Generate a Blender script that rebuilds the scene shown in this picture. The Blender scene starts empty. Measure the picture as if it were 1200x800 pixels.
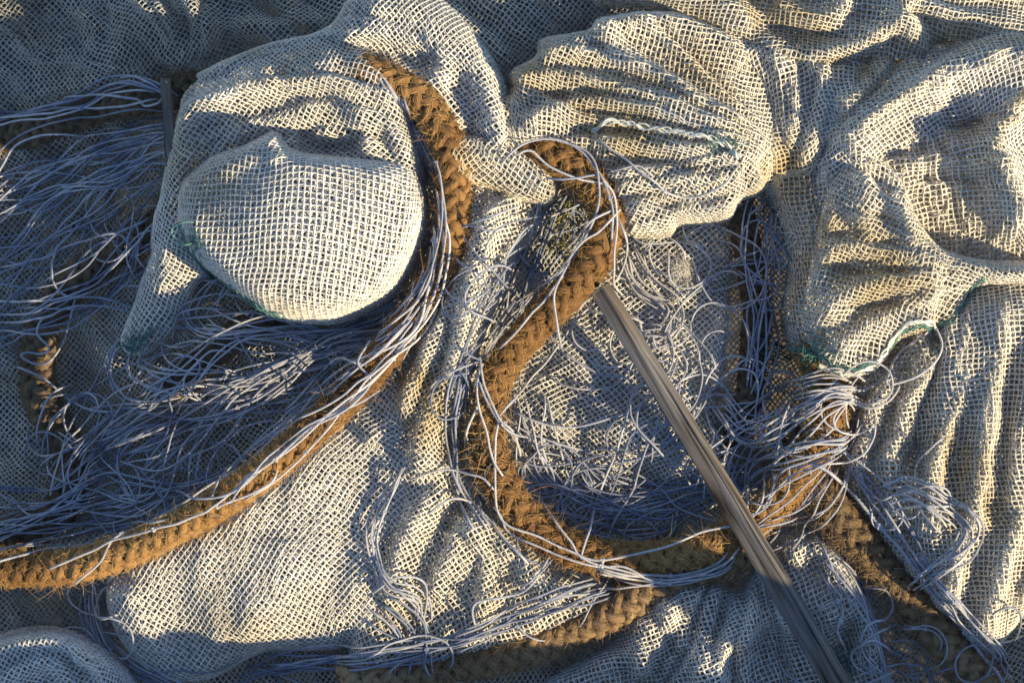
import bpy, math, random
import numpy as np
# ------------------------------------------------------------------ camera, sky, sun
S = 0.00125                      # one unit of the plan = 1.25 mm
ZM = 50.0                        # mean height of the heap
DIST = 4000.0
scene = bpy.context.scene
cam_d = bpy.data.cameras.new('camera'); cam = bpy.data.objects.new('camera', cam_d)
scene.collection.objects.link(cam); scene.camera = cam
cam.location = (0, 0, (ZM + DIST) * S); cam.rotation_euler = (0, 0, 0)
cam_d.sensor_width = 36; cam_d.lens = 36 * DIST / 1200.0
cam_d.clip_start = 0.05; cam_d.clip_end = 200

SUN_EL, SUN_AZ = 33.0, -30.0     # azimuth measured from +x, counter-clockwise
world = bpy.data.worlds.new('World'); scene.world = world; world.use_nodes = True
wn = world.node_tree; bg = wn.nodes['Background']
sky = wn.nodes.new('ShaderNodeTexSky'); sky.sky_type = 'NISHITA'; sky.sun_disc = False; sky.dust_density = 0.2; sky.ozone_density = 4.0; sky.air_density = 1.3
sky.sun_elevation = math.radians(SUN_EL)
sky.sun_rotation = math.radians(90 - SUN_AZ)
wn.links.new(sky.outputs['Color'], bg.inputs['Color']); bg.inputs['Strength'].default_value = 0.105
sun_d = bpy.data.lights.new('sun', 'SUN'); sun_d.energy = 5.0; sun_d.angle = math.radians(0.7)
sun_d.color = (1.0, 0.80, 0.47)
sun = bpy.data.objects.new('sun', sun_d); scene.collection.objects.link(sun)
from mathutils import Vector
_d = Vector((math.cos(math.radians(SUN_EL)) * math.cos(math.radians(SUN_AZ)),
             math.cos(math.radians(SUN_EL)) * math.sin(math.radians(SUN_AZ)), math.sin(math.radians(SUN_EL))))
sun.rotation_euler = (-_d).to_track_quat('-Z', 'Y').to_euler(); sun.location = _d * 5
scene.view_settings.view_transform = 'Standard'; scene.view_settings.look = 'None'
scene.view_settings.exposure = 0.72; scene.view_settings.gamma = 1

rng = np.random.default_rng(7); random.seed(7)
C = scene.collection

# ------------------------------------------------------------------ materials
def new_mat(name):
    m = bpy.data.materials.new(name); m.use_nodes = True
    nt = m.node_tree; b = nt.nodes['Principled BSDF']; b.inputs['Roughness'].default_value = .85
    b.inputs['Specular IOR Level'].default_value = .25
    return m, nt, b
def noise_ramp(nt, scale, detail, stops, mapping=None, seed=0):
    tc = nt.nodes.new('ShaderNodeTexCoord'); mp = nt.nodes.new('ShaderNodeMapping')
    nt.links.new(tc.outputs['Object'], mp.inputs['Vector'])
    mp.inputs['Location'].default_value = (seed * 3.1, seed * 1.7, seed * 2.3)
    if mapping: mp.inputs['Scale'].default_value = mapping
    n = nt.nodes.new('ShaderNodeTexNoise'); n.inputs['Scale'].default_value = scale; n.inputs['Detail'].default_value = detail
    nt.links.new(mp.outputs['Vector'], n.inputs['Vector'])
    r = nt.nodes.new('ShaderNodeValToRGB'); nt.links.new(n.outputs['Fac'], r.inputs['Fac'])
    e = r.color_ramp.elements
    while len(e) < len(stops): e.new(0.5)
    for k, (p, c) in enumerate(stops): e[k].position = p; e[k].color = (*c, 1)
    return r, n, mp
def fabric(name, dark, light, stain, seed=0, trans=0.0):
    m, nt, b = new_mat(name)
    r, n, mp = noise_ramp(nt, 5.0, 6, [(.32, stain), (.46, dark), (.62, light)], None, seed)
    r2, n2, _ = noise_ramp(nt, 90.0, 3, [(.3, (.72, .72, .72)), (.7, (1.05, 1.05, 1.05))], None, seed + 1)
    mx = nt.nodes.new('ShaderNodeMix'); mx.data_type = 'RGBA'; mx.blend_type = 'MULTIPLY'; mx.inputs[0].default_value = 1
    nt.links.new(r.outputs['Color'], mx.inputs[6]); nt.links.new(r2.outputs['Color'], mx.inputs[7])
    nt.links.new(mx.outputs[2], b.inputs['Base Color'])
    if trans:
        tr = nt.nodes.new('ShaderNodeBsdfTranslucent'); ms = nt.nodes.new('ShaderNodeMixShader'); ms.inputs[0].default_value = trans
        nt.links.new(mx.outputs[2], tr.inputs['Color']); nt.links.new(b.outputs[0], ms.inputs[1]); nt.links.new(tr.outputs[0], ms.inputs[2])
        nt.links.new(ms.outputs[0], nt.nodes['Material Output'].inputs['Surface'])
    return m
M_cream = fabric('cream_netting', (.74, .71, .64), (.84, .81, .75), (.60, .50, .33), 1, .12)
M_white = fabric('pale_netting', (.76, .75, .72), (.85, .84, .82), (.68, .64, .56), 2, .12)
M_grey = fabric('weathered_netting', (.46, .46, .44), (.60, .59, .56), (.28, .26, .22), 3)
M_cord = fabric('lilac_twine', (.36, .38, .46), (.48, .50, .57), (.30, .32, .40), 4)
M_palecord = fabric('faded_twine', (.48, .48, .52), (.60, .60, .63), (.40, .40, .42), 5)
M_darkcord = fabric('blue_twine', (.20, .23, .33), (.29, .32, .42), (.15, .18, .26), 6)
M_teal = fabric('teal_thread', (.08, .19, .18), (.14, .29, .27), (.06, .14, .13), 7)
M_seam = fabric('white_seam', (.62, .66, .64), (.74, .76, .72), (.40, .52, .50), 8)
M_coir = fabric('coir', (.19, .10, .04), (.31, .175, .07), (.12, .06, .026), 9)
M_coir_dark = fabric('aged_coir', (.26, .17, .095), (.38, .265, .155), (.15, .105, .06), 10)
M_fibre = fabric('coir_fibre', (.50, .30, .11), (.74, .50, .22), (.28, .16, .06), 11)
M_fibre_dark = fabric('aged_coir_fibre', (.38, .27, .16), (.56, .43, .27), (.22, .16, .10), 12)
M_coir_shade = fabric('shade_tinted_coir', (.11, .08, .05), (.18, .13, .085), (.07, .05, .033), 15)  # same coir darkened: shade of the buried ropes put into the colour
M_fibre_shade = fabric('shade_tinted_fibre', (.17, .12, .075), (.26, .19, .12), (.10, .07, .045), 16)  # fibres darkened likewise, shade in the colour
M_straw = fabric('straw', (.38, .36, .14), (.55, .50, .22), (.25, .24, .09), 13)
M_wool = fabric('frayed_fluff', (.72, .70, .66), (.82, .80, .76), (.6, .58, .54), 14)

def wood_mat():
    m, nt, b = new_mat('weathered_wood')
    r, n, mp = noise_ramp(nt, 110.0, 8, [(.30, (.02, .018, .018)), (.43, (.10, .095, .095)), (.58, (.18, .17, .17)), (.75, (.29, .275, .27))], (1, .03, 1), 3)
    n.inputs['Distortion'].default_value = .35
    r2, n2, mp2 = noise_ramp(nt, 22.0, 4, [(.5, (1, 1, 1)), (.62, (.92, .80, .66))], (1, .15, 1), 8)
    mx = nt.nodes.new('ShaderNodeMix'); mx.data_type = 'RGBA'; mx.blend_type = 'MULTIPLY'; mx.inputs[0].default_value = 1
    nt.links.new(r.outputs['Color'], mx.inputs[6]); nt.links.new(r2.outputs['Color'], mx.inputs[7])
    nt.links.new(mx.outputs[2], b.inputs['Base Color'])
    bp = nt.nodes.new('ShaderNodeBump'); bp.inputs['Strength'].default_value = .8; bp.inputs['Distance'].default_value = .003
    nt.links.new(n.outputs['Fac'], bp.inputs['Height']); nt.links.new(bp.outputs['Normal'], b.inputs['Normal'])
    return m
M_wood = wood_mat()
def soil_mat():
    m, nt, b = new_mat('soil')
    r, n, mp = noise_ramp(nt, 40.0, 9, [(.35, (.05, .042, .035)), (.55, (.10, .085, .07)), (.75, (.20, .18, .15))])
    nt.links.new(r.outputs['Color'], b.inputs['Base Color'])
    bp = nt.nodes.new('ShaderNodeBump'); bp.inputs['Strength'].default_value = 1; bp.inputs['Distance'].default_value = .01
    nt.links.new(n.outputs['Fac'], bp.inputs['Height']); nt.links.new(bp.outputs['Normal'], b.inputs['Normal'])
    return m
M_soil = soil_mat()

# ------------------------------------------------------------------ object helpers
def to_world(p):
    p = np.asarray(p, float)
    return np.stack([(p[..., 0] - 600) * S, (400 - p[..., 1]) * S, p[..., 2] * S], -1)
def mesh_obj(name, verts, faces, mat, parent=None, origin=None, smooth=True):
    """verts Nx3 in plan units, faces Mx4 or list of such arrays"""
    me = bpy.data.meshes.new(name)
    w = to_world(verts)
    if origin is not None: w = w - np.asarray(origin)
    faces = np.asarray(faces, np.int32); k = faces.shape[1]
    me.vertices.add(len(w)); me.vertices.foreach_set('co', w.astype(np.float32).ravel())
    me.loops.add(faces.size); me.loops.foreach_set('vertex_index', faces.ravel())
    me.polygons.add(len(faces)); me.polygons.foreach_set('loop_start', np.arange(len(faces), dtype=np.int32) * k)
    me.update(calc_edges=True)
    if smooth: me.polygons.foreach_set('use_smooth', np.ones(len(faces), bool))
    me.materials.append(mat)
    o = bpy.data.objects.new(name, me); C.objects.link(o)
    if parent is not None: o.parent = parent
    return o
def thing(name, label, cat, at, group=None):
    o = bpy.data.objects.new(name, None); C.objects.link(o); o.empty_display_size = .05
    o.location = to_world(np.array(at, float)); o['label'] = label; o['category'] = cat
    if group: o['group'] = group
    return o

# tubes: many polylines with the same number of points -> one vert/face block
def ring_tubes(P, rad, sides=4, lobes=0, twist=0.0, lobe_amp=0.0, phase=None, cap=False):
    """P (n,m,3) polylines; rad scalar, (m,) or (n,m)"""
    n, m, _ = P.shape
    T = np.gradient(P, axis=1); T /= np.linalg.norm(T, axis=2, keepdims=True) + 1e-9
    up = np.zeros_like(T); up[..., 2] = 1
    par = np.abs(T[..., 2]) > .95; up[par] = (1, 0, 0)
    A = np.cross(T, up); A /= np.linalg.norm(A, axis=2, keepdims=True) + 1e-9
    B = np.cross(T, A)
    th = np.arange(sides) / sides * 2 * np.pi
    r = np.broadcast_to(np.asarray(rad, float), (n, m))[..., None]
    if lobes:
        seg = np.linalg.norm(np.diff(P, axis=1), axis=2); s = np.concatenate([np.zeros((n, 1)), np.cumsum(seg, 1)], 1)
        r = r * (1 + lobe_amp * np.cos(lobes * (th[None, None, :] - twist * s[..., None])))
    V = P[:, :, None, :] + (np.cos(th)[None, None, :, None] * A[:, :, None, :] + np.sin(th)[None, None, :, None] * B[:, :, None, :]) * r[..., None]
    idx = np.arange(n * m * sides).reshape(n, m, sides)
    a = idx[:, :-1, :]; b = np.roll(idx, -1, 2)[:, :-1, :]; c = np.roll(idx, -1, 2)[:, 1:, :]; d = idx[:, 1:, :]
    F = np.stack([a, b, c, d], -1).reshape(-1, 4)
    if cap and sides >= 4:
        caps = []
        for e in (0, m - 1):
            for k in range(1, sides - 2, 2):
                caps.append(np.stack([idx[:, e, 0], idx[:, e, k], idx[:, e, k + 1], idx[:, e, min(k + 2, sides - 1)]], -1))
        F = np.concatenate([F] + caps)
    return V.reshape(-1, 3), F
def merge(blocks):
    Vs, Fs, o = [], [], 0
    for V, F in blocks: Vs.append(V); Fs.append(F + o); o += len(V)
    return np.concatenate(Vs), np.concatenate(Fs)

def spline(pts, step=4.0, closed=False):
    """Catmull-Rom through pts (k,dim), resampled at an even step"""
    P = np.asarray(pts, float)
    if len(P) == 2: q = np.linspace(0, 1, 20)[:, None]; D = P[0] * (1 - q) + P[1] * q
    else:
        E = np.vstack([2 * P[0] - P[1], P, 2 * P[-1] - P[-2]]); out = []
        t = np.linspace(0, 1, 16, endpoint=False)[:, None]
        for i in range(1, len(E) - 2):
            p0, p1, p2, p3 = E[i - 1], E[i], E[i + 1], E[i + 2]
            out.append(.5 * ((2 * p1) + (-p0 + p2) * t + (2 * p0 - 5 * p1 + 4 * p2 - p3) * t ** 2 + (-p0 + 3 * p1 - 3 * p2 + p3) * t ** 3))
        D = np.vstack(out + [P[-1:]])
    s = np.concatenate([[0], np.cumsum(np.linalg.norm(np.diff(D[:, :2], axis=0), axis=1))])
    n = max(3, int(s[-1] / step) + 1); q = np.linspace(0, s[-1], n)
    return np.stack([np.interp(q, s, D[:, k]) for k in range(D.shape[1])], 1)

# ------------------------------------------------------------------ height rasters of the heap
X0, Y0, X1, Y1, RS = -260, -260, 1700, 1180, 2.0
NX, NY = int((X1 - X0) / RS), int((Y1 - Y0) / RS)
gx = X0 + (np.arange(NX) + .5) * RS; gy = Y0 + (np.arange(NY) + .5) * RS
GX, GY = np.meshgrid(gx, gy)
fx = np.fft.fftfreq(NX, RS); fy = np.fft.fftfreq(NY, RS); FX, FY = np.meshgrid(fx, fy)
def blur(a, sg):
    return np.real(np.fft.ifft2(np.fft.fft2(a) * np.exp(-2 * (np.pi * sg) ** 2 * (FX ** 2 + FY ** 2))))
def noise(wl, aniso=1.0, ang=0.0, seed=0):
    """smooth noise, mean 0 sd 1; aniso>1 makes it long in direction ang (deg, plan)"""
    r = np.random.default_rng(1000 + seed).standard_normal((NY, NX)); a = math.radians(ang)
    u = FX * math.cos(a) + FY * math.sin(a); v = -FX * math.sin(a) + FY * math.cos(a)
    f = np.exp(-((u * wl * aniso) ** 2 + (v * wl) ** 2) * 4)
    n = np.real(np.fft.ifft2(np.fft.fft2(r) * f)); return n / n.std()
def sample(a, x, y):
    u = np.clip((x - X0) / RS - .5, 0, NX - 1.001); v = np.clip((y - Y0) / RS - .5, 0, NY - 1.001)
    i = u.astype(int); j = v.astype(int); fu = u - i; fv = v - j
    return (a[j, i] * (1 - fu) + a[j, i + 1] * fu) * (1 - fv) + (a[j + 1, i] * (1 - fu) + a[j + 1, i + 1] * fu) * fv
TOP = np.zeros((NY, NX)) - 200.0

def bbox(pts, m):
    p = np.asarray(pts)[:, :2]
    i0 = max(0, int((p[:, 0].min() - m - X0) / RS)); i1 = min(NX, int((p[:, 0].max() + m - X0) / RS) + 1)
    j0 = max(0, int((p[:, 1].min() - m - Y0) / RS)); j1 = min(NY, int((p[:, 1].max() + m - Y0) / RS) + 1)
    return slice(j0, j1), slice(i0, i1)
def ridge(h, pts, amp, wl, wr=None, t0=.15, t1=.15):
    """a fold along pts; wl/wr its width on the left / right of the travel direction (plan, y down)"""
    wr = wr or wl; P = spline(pts, 8.0); J, I = bbox(P, 2.6 * max(wl, wr))
    x, y = GX[J, I], GY[J, I]; best = np.full(x.shape, 1e9); sd = np.zeros(x.shape); tt = np.zeros(x.shape)
    T = np.gradient(P, axis=0); T /= np.linalg.norm(T, axis=1, keepdims=True)
    for k in range(len(P)):
        dx, dy = x - P[k, 0], y - P[k, 1]; d2 = dx * dx + dy * dy; m = d2 < best
        best[m] = d2[m]; sd[m] = (T[k, 0] * dy - T[k, 1] * dx)[m]; tt[m] = k / (len(P) - 1)
    d = np.sqrt(best); w = np.where(sd > 0, wr, wl)
    env = np.clip(np.minimum(tt / max(t0, 1e-3), (1 - tt) / max(t1, 1e-3)), 0, 1); env = env * env * (3 - 2 * env)
    if t0 == 0 or t1 == 0:
        e = np.ones_like(tt)
        if t0 > 0: e = np.minimum(e, tt / t0)
        if t1 > 0: e = np.minimum(e, (1 - tt) / t1)
        e = np.clip(e, 0, 1); env = e * e * (3 - 2 * e)
    h[J, I] += amp * env * np.exp(-np.power(d / w, 1.7))
def blob(h, cx, cy, rx, ry, amp, ang=0, p=2.0):
    a = math.radians(ang); dx, dy = GX - cx, GY - cy
    u = (dx * math.cos(a) + dy * math.sin(a)) / rx; v = (-dx * math.sin(a) + dy * math.cos(a)) / ry
    h += amp * np.exp(-np.power(u * u + v * v, p / 2))
def n1(x, seed, skew=.78):
    """a row of pleats of uneven width and height, each rising slowly and dropping fast, 0..1"""
    r = np.random.default_rng(500 + seed); w = r.uniform(.6, 1.5, 400); e = np.cumsum(w); e = e / e[-1] * 400; a = r.uniform(.45, 1.0, 401)
    i = np.searchsorted(e, x); i = np.clip(i, 1, 399); t = (x - e[i - 1]) / (e[i] - e[i - 1]); t = np.clip(t, 0, 1)
    up = np.sin(np.clip(t / skew, 0, 1) * np.pi / 2) ** 1.3; dn = np.cos(np.clip((t - skew) / (1 - skew), 0, 1) * np.pi / 2)
    return a[i] * np.where(t < skew, up, dn)
def gather(h, cx, cy, a0, a1, k, amp, r0, r1, seed=0, warp=.05, flip=False):
    """pleats running out from a gathered point, between the plan angles a0..a1 (deg, y down)"""
    dx, dy = GX - cx, GY - cy; r = np.hypot(dx, dy); th = np.degrees(np.arctan2(dy, dx)) % 360
    a0, a1 = a0 % 360, a1 % 360; span = (a1 - a0) % 360; q = ((th - a0) % 360) / span
    q2 = (1 - q if flip else q) + warp * noise(70, seed=seed + 300) * .5 + warp * .4 * noise(34, seed=seed + 301)
    env = np.clip(np.minimum(q, 1 - q) * 7, 0, 1) * (q < 1) * np.clip((r - r0 * .3) / (r0 + 40), 0, 1) * np.clip((r1 - r) / (r1 * .35), 0, 1)
    h += amp * env * (n1(np.clip(q2, 0, 1.2) * k + 2, seed) + .45 * n1(np.clip(q2, 0, 1.2) * k * 2.3 + 60, seed + 1))
def rings(h, cx, cy, r0, r1, a0, a1, k, amp, seed=0):
    """folds wrapped round a centre"""
    dx, dy = GX - cx, GY - cy; r = np.hypot(dx, dy) * (1 + .06 * noise(120, seed=seed + 310)) + 4 * noise(40, seed=seed + 311); th = np.degrees(np.arctan2(dy, dx)) % 360
    span = (a1 - a0) % 360; q = ((th - a0) % 360) / span; u = (r - r0) / (r1 - r0)
    env = np.clip(np.minimum(q, 1 - q) * 5, 0, 1) * (q < 1) * np.clip(np.minimum(u, 1 - u) * 6, 0, 1)
    h += amp * env * (n1(np.clip(u, 0, 1.2) * k + 3 + q * 1.1, seed) + .4 * n1(np.clip(u, 0, 1.2) * k * 2.2 + 70 + q * 2, seed + 1))
def creases(h, wl, aniso, ang, amp, seed):
    n = noise(wl, aniso, ang, seed + 400); m = noise(wl * .55, aniso, ang + 12, seed + 401)
    h += .6 * amp * (np.minimum(np.abs(n), 1.6) + .4 * np.minimum(np.abs(m), 1.6) - .9)
def inside_dist(poly):
    """signed distance inside a smoothed polygon (positive inside)"""
    P = np.asarray(poly, float); P = spline(np.vstack([P, P[:1]]), 6.0)[:-1]
    J, I = bbox(P, 10); x, y = GX[J, I], GY[J, I]
    ins = np.zeros(x.shape, bool); best = np.full(x.shape, 1e9)
    Q = np.roll(P, -1, 0)
    for a, b in zip(P, Q):
        c = ((a[1] > y) != (b[1] > y)) & (x < (b[0] - a[0]) * (y - a[1]) / (b[1] - a[1] + 1e-9) + a[0]); ins ^= c
        e = b - a; t = np.clip(((x - a[0]) * e[0] + (y - a[1]) * e[1]) / (e @ e + 1e-9), 0, 1)
        best = np.minimum(best, (x - a[0] - t * e[0]) ** 2 + (y - a[1] - t * e[1]) ** 2)
    d = np.full(GX.shape, -50.0); d[J, I] = np.where(ins, 1, -1) * np.sqrt(best); return d

def relax(h, cx, cy, ang, L, ext):
    """lay a square grid of cells of size L over the surface z=h, keeping its cell sides even in 3-D"""
    a = math.radians(ang); ca, sa = math.cos(a), math.sin(a); P = None
    for lev, (f, it, sub) in enumerate(((8, 120, 8), (4, 80, 4), (2, 60, 2), (1, 40, 1))):
        n = int(ext / (L * f)) + 1; l = L * f
        if P is None:
            g = (np.arange(n) - (n - 1) / 2) * l * .85; U, V = np.meshgrid(g, g)
            P = np.stack([cx + U * ca - V * sa, cy + U * sa + V * ca], -1)
        else:
            m = P.shape[0]; q = np.linspace(0, m - 1, (m - 1) * 2 + 1); i = np.minimum(q.astype(int), m - 2); t = (q - i)
            P = P[i] * (1 - t)[:, None, None] + P[i + 1] * t[:, None, None]
            P = P[:, i] * (1 - t)[None, :, None] + P[:, i + 1] * t[None, :, None]
        for k in range(it):
            D = np.zeros_like(P); W = np.zeros(P.shape[:2])
            for (s0, s1, rest, st) in (
                ((slice(None), slice(0, -1)), (slice(None), slice(1, None)), l, 1.0),
                ((slice(0, -1), slice(None)), (slice(1, None), slice(None)), l, 1.0),
                ((slice(0, -1), slice(0, -1)), (slice(1, None), slice(1, None)), l * 1.414, .10),
                ((slice(1, None), slice(0, -1)), (slice(0, -1), slice(1, None)), l * 1.414, .10)):
                A, B = P[s0], P[s1]; E = B - A
                if st == 1.0 or k % 2 == 0:
                    z = [sample(h, A[..., 0] + E[..., 0] * q, A[..., 1] + E[..., 1] * q) for q in np.linspace(0, 1, sub + 1)]
                    pl = np.hypot(E[..., 0], E[..., 1]) / sub
                    ln = sum(np.sqrt(pl ** 2 + (z[q + 1] - z[q]) ** 2) for q in range(sub))
                    e = (ln - rest) / (ln + 1e-6); e = np.where(e < 0, e * .6, e) * st
                    c = np.clip(e, -.5, .6)[..., None] * E * .5
                    D[s0] += c; D[s1] -= c; W[s0] += st; W[s1] += st
            P = P + D / (W[..., None] * .5 + .3) * .9
    return P

def lay_netting(h, mask, cx, cy, ang, L, ext, rad, mat, parent, name='netting', dz=0.0, seed=0, zref=None, thresh=0.0, tears=0):
    P = relax(h, cx, cy, ang, L, ext); n, m, _ = P.shape
    r = np.random.default_rng(seed)
    j = r.standard_normal((n, m, 2)) * L * .03
    lowj = np.stack([sample(noise(26, seed=seed + k), P[..., 0], P[..., 1]) for k in (1, 2)], -1) * L * .07
    P = P + j + lowj
    z = sample(h, P[..., 0], P[..., 1]) + dz + r.standard_normal((n, m)) * .15
    N = np.concatenate([P, z[..., None]], -1)
    ok = sample(mask, P[..., 0], P[..., 1]) > thresh
    if zref is not None: ok &= z > sample(zref, P[..., 0], P[..., 1]) - 14
    for k in range(tears):
        a, b = r.integers(0, n), r.integers(0, m); ok[a:a + r.integers(1, 3), b:b + r.integers(1, 3)] = False
    blocks = []
    for axis in (0, 1):
        Q = N if axis == 0 else N.transpose(1, 0, 2); O = ok if axis == 0 else ok.T
        A = Q[:, :-1]; B = Q[:, 1:]; K = O[:, :-1] & O[:, 1:]
        # every cell side is a little yarn: ends swell into the knot, the middle bows aside
        T = B - A; side = np.stack([-T[..., 1], T[..., 0], np.zeros(T.shape[:2])], -1)
        ii, jj = np.indices(K.shape); sgn = np.where((ii + jj) % 2 == 0, 1, -1)[..., None]
        Mid = (A + B) / 2 + side * .06 * sgn * (1 if axis == 0 else -1); Mid[..., 2] += .35
        ln = np.linalg.norm(T, axis=2)
        K &= (ln < 3.2 * L)
        seg = np.stack([A - T * .08, A + T * .2 + side * .03 * sgn, Mid, B - T * .2 + side * .03 * sgn, B + T * .08], -2)[K]
        rr = rad * (1 + .12 * r.standard_normal((len(seg), 1))) * np.array([1.25, 1.0, .82, 1.0, 1.25])[None]
        blocks.append(ring_tubes(seg, rr, 3 if dz < 0 else 4))
    V, F = merge(blocks)
    return mesh_obj(name, V, F, mat, parent, to_world(np.array([0, 0, 0.])) * 0 + (np.array(parent.location) if parent else 0))

NETS = {}
def net(key, label, poly, base, build, ang, mat, L=7.6, rad=1.06, tuck=22, over=6, wr=(3.0, 34, 2.0, 0), wr2=.7, inner=True, seed=0,
        low=10, group=None, update=True, foll=10, ink=(.84, .85, -5)):
    """one net of the heap: outline, base height, folds, way the cells run"""
    global TOP
    d = inside_dist(poly); below = TOP.copy(); soft = blur(TOP, foll)
    own = np.zeros_like(TOP) + base; build(own)
    wob = noise(wr[1], wr[2], wr[3], seed + 50); own += wr[0] * wob
    own += wr2 * noise(14, 1.6, wr[3] + 30, seed + 51)
    m = np.maximum(own, soft + over); m = np.where(own > soft + over + 12, own, m)
    k = 8.0; m = (soft + over) + np.logaddexp(0, (own - soft - over) / k) * k          # soft maximum
    lo = np.minimum(blur(below, 3) - low, m - 6)
    q = np.clip(d / tuck, 0, 1); prof = np.sqrt(np.clip(1 - (1 - q) ** 2, 0, 1))
    h = lo + (m - lo) * prof
    h = blur(h, 1.6)
    P = np.asarray(poly, float); lo_, hi_ = P.min(0), P.max(0)
    lo_ = np.maximum(lo_, (-60, -60)) if not key.startswith('far') else lo_; hi_ = np.minimum(hi_, (1270, 870)) if not key.startswith('far') else hi_
    c = (lo_ + hi_) / 2; diag = np.linalg.norm(hi_ - lo_)
    J, I = bbox(P, 0); sl = np.sqrt(1 + np.gradient(h, RS)[0][J, I] ** 2 + np.gradient(h, RS)[1][J, I] ** 2)[d[J, I] > 0].mean()
    ext = diag * min(1.8, max(1.1, sl ** .8 * 1.08))
    ctr = (c[0], c[1], float(sample(below, np.array([c[0]]), np.array([c[1]]))[0]))
    t = thing('fishing_net', label, 'fishing net', ctr, group)
    cut = np.minimum(d, np.minimum(np.minimum(GX + 70, 1290 - GX), np.minimum(GY + 70, 890 - GY))) if not key.startswith('far') else d
    lay_netting(h, cut, c[0], c[1], ang, L, ext, rad, mat, t, 'netting', 0, seed)
    if inner: lay_netting(h, cut, c[0] + 3, c[1] + 2, ang + (9 if seed % 2 else -11), L * ink[0], ext, rad * ink[1], mat, t, 'inner_layer', ink[2], seed + 9)
    if update: TOP = np.where(d > 2, np.maximum(TOP, h), TOP)
    NETS[key] = (t, h, d)
    return t

# ------------------------------------------------------------------ ropes
ZMAP = None; SMX = None
def top_along(P, sm=12, lift=0.0, under=0.0):
    if SMX: sm = SMX
    z = sample(TOP if ZMAP is None else ZMAP, P[:, 0], P[:, 1]); n = len(z)
    step = np.linalg.norm(P[1] - P[0]); w = max(1, int(sm / step)); zp = np.pad(z, w, mode='edge')
    mx = np.array([zp[i:i + 2 * w + 1].max() for i in range(n)]); mx = np.pad(mx, w, mode='edge')
    k = np.hanning(2 * w + 3)[1:-1]; k /= k.sum(); return np.convolve(mx, k, 'same')[w:-w] + lift
def frames(P):
    T = np.gradient(P, axis=0); T /= np.linalg.norm(T, axis=1, keepdims=True)
    A = np.cross(T, (0, 0, 1.)); A /= np.linalg.norm(A, axis=1, keepdims=True); B = np.cross(A, T); return T, A, B
def coir_rope(label, pts, R, dark, nf, seed, z=None, raise_=None, hair=1.0, group='coir ropes in the net heap'):
    global TOP
    P = spline(pts, 3.0); r = np.random.default_rng(seed)
    if P.shape[1] == 2:
        zz = top_along(P, 40) + R * (.55 if raise_ is None else raise_)
        P = np.concatenate([P, zz[:, None]], 1)
    s = np.concatenate([[0], np.cumsum(np.linalg.norm(np.diff(P, axis=0), axis=1))])
    T, A, B = frames(P)
    t = thing('coir_rope', label, 'rope', P[len(P) // 2], group); org = np.array(t.location)
    Rv = R * (1 + .05 * np.interp(s, np.linspace(0, s[-1], 14), r.standard_normal(14)))
    # plait: four strands wind one way, four the other, passing over and under
    om = 2 * np.pi / (R * 3.9); k_st = 4; sm_, fm_ = (M_coir_dark, M_fibre_dark) if dark == 1 else (M_coir_shade, M_fibre_shade) if dark else (M_coir, M_fibre)
    surf = []; V, F = ring_tubes(P[None], (Rv * .62)[None], 12); mesh_obj('core', V, F, sm_, t, org)
    for dirn in (1, -1):
        for k in range(k_st):
            ph = dirn * om * s + 2 * np.pi * k / k_st + (0 if dirn == 1 else np.pi / k_st)
            wv = dirn * np.cos(k_st * om * s - np.pi / 2)
            rr = Rv * (.66 + .12 * wv)
            c = P + A * (np.cos(ph) * rr)[:, None] + B * (np.sin(ph) * rr)[:, None]
            V, F = ring_tubes(c[None], (Rv * .31)[None], 9, 5, .22, .12)
            V = V + r.standard_normal(V.shape) * R * .014
            mesh_obj('strand', V, F, sm_, t, org); surf.append((V, c))
    # loose fibres combed along the lay, some standing off
    Vs = np.concatenate([v for v, c in surf]); Cs = np.concatenate([np.repeat(c, 9, 0) for v, c in surf])
    tang = np.concatenate([np.repeat(np.gradient(c, axis=0), 9, 0) for v, c in surf]); tang /= np.linalg.norm(tang, axis=1, keepdims=True)
    Pc = np.concatenate([np.repeat(P, 9, 0)] * len(surf))
    vis = ((Vs - Pc)[:, 2] > -R * .45) & (np.linalg.norm(Vs - Pc, axis=1) > R * .72)
    idx = r.choice(np.nonzero(vis)[0], nf)
    p0 = Vs[idx]; out = p0 - Pc[idx]; out /= np.linalg.norm(out, axis=1, keepdims=True)
    ln = R * r.gamma(3.0, .16, nf)[:, None] * hair; dr = tang[idx] * r.choice([-1, 1], (nf, 1)) + r.standard_normal((nf, 3)) * .24
    dr /= np.linalg.norm(dr, axis=1, keepdims=True)
    lift = (np.abs(r.standard_normal((nf, 1))) * .06 + (r.random((nf, 1)) < .04) * .5); curl = r.standard_normal((nf, 3)) * .30
    seg = []
    for q in (0, .33, .66, 1.0):
        seg.append(p0 + out * .3 + dr * ln * q + out * ln * lift * math.sin(q * 2.4) + curl * ln * q * q)
    seg = np.stack(seg, 1)
    V, F = ring_tubes(seg, np.array([.27, .26, .22, .10])[None] * (R / 22) ** .5, 3)
    f = mesh_obj('loose_fibres', V, F, fm_, t, org); f['kind'] = 'stuff'
    # the rope raises the heap
    J, I = bbox(P, R + 4); x, y = GX[J, I], GY[J, I]; hh = np.full(x.shape, -1e3)
    for k in range(0, len(P), 2):
        d2 = (x - P[k, 0]) ** 2 + (y - P[k, 1]) ** 2; hh = np.maximum(hh, np.where(d2 < R * R, P[k, 2] + np.sqrt(np.maximum(R * R - d2, 0)), -1e3))
    TOP[J, I] = np.maximum(TOP[J, I], hh)
    return t

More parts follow.
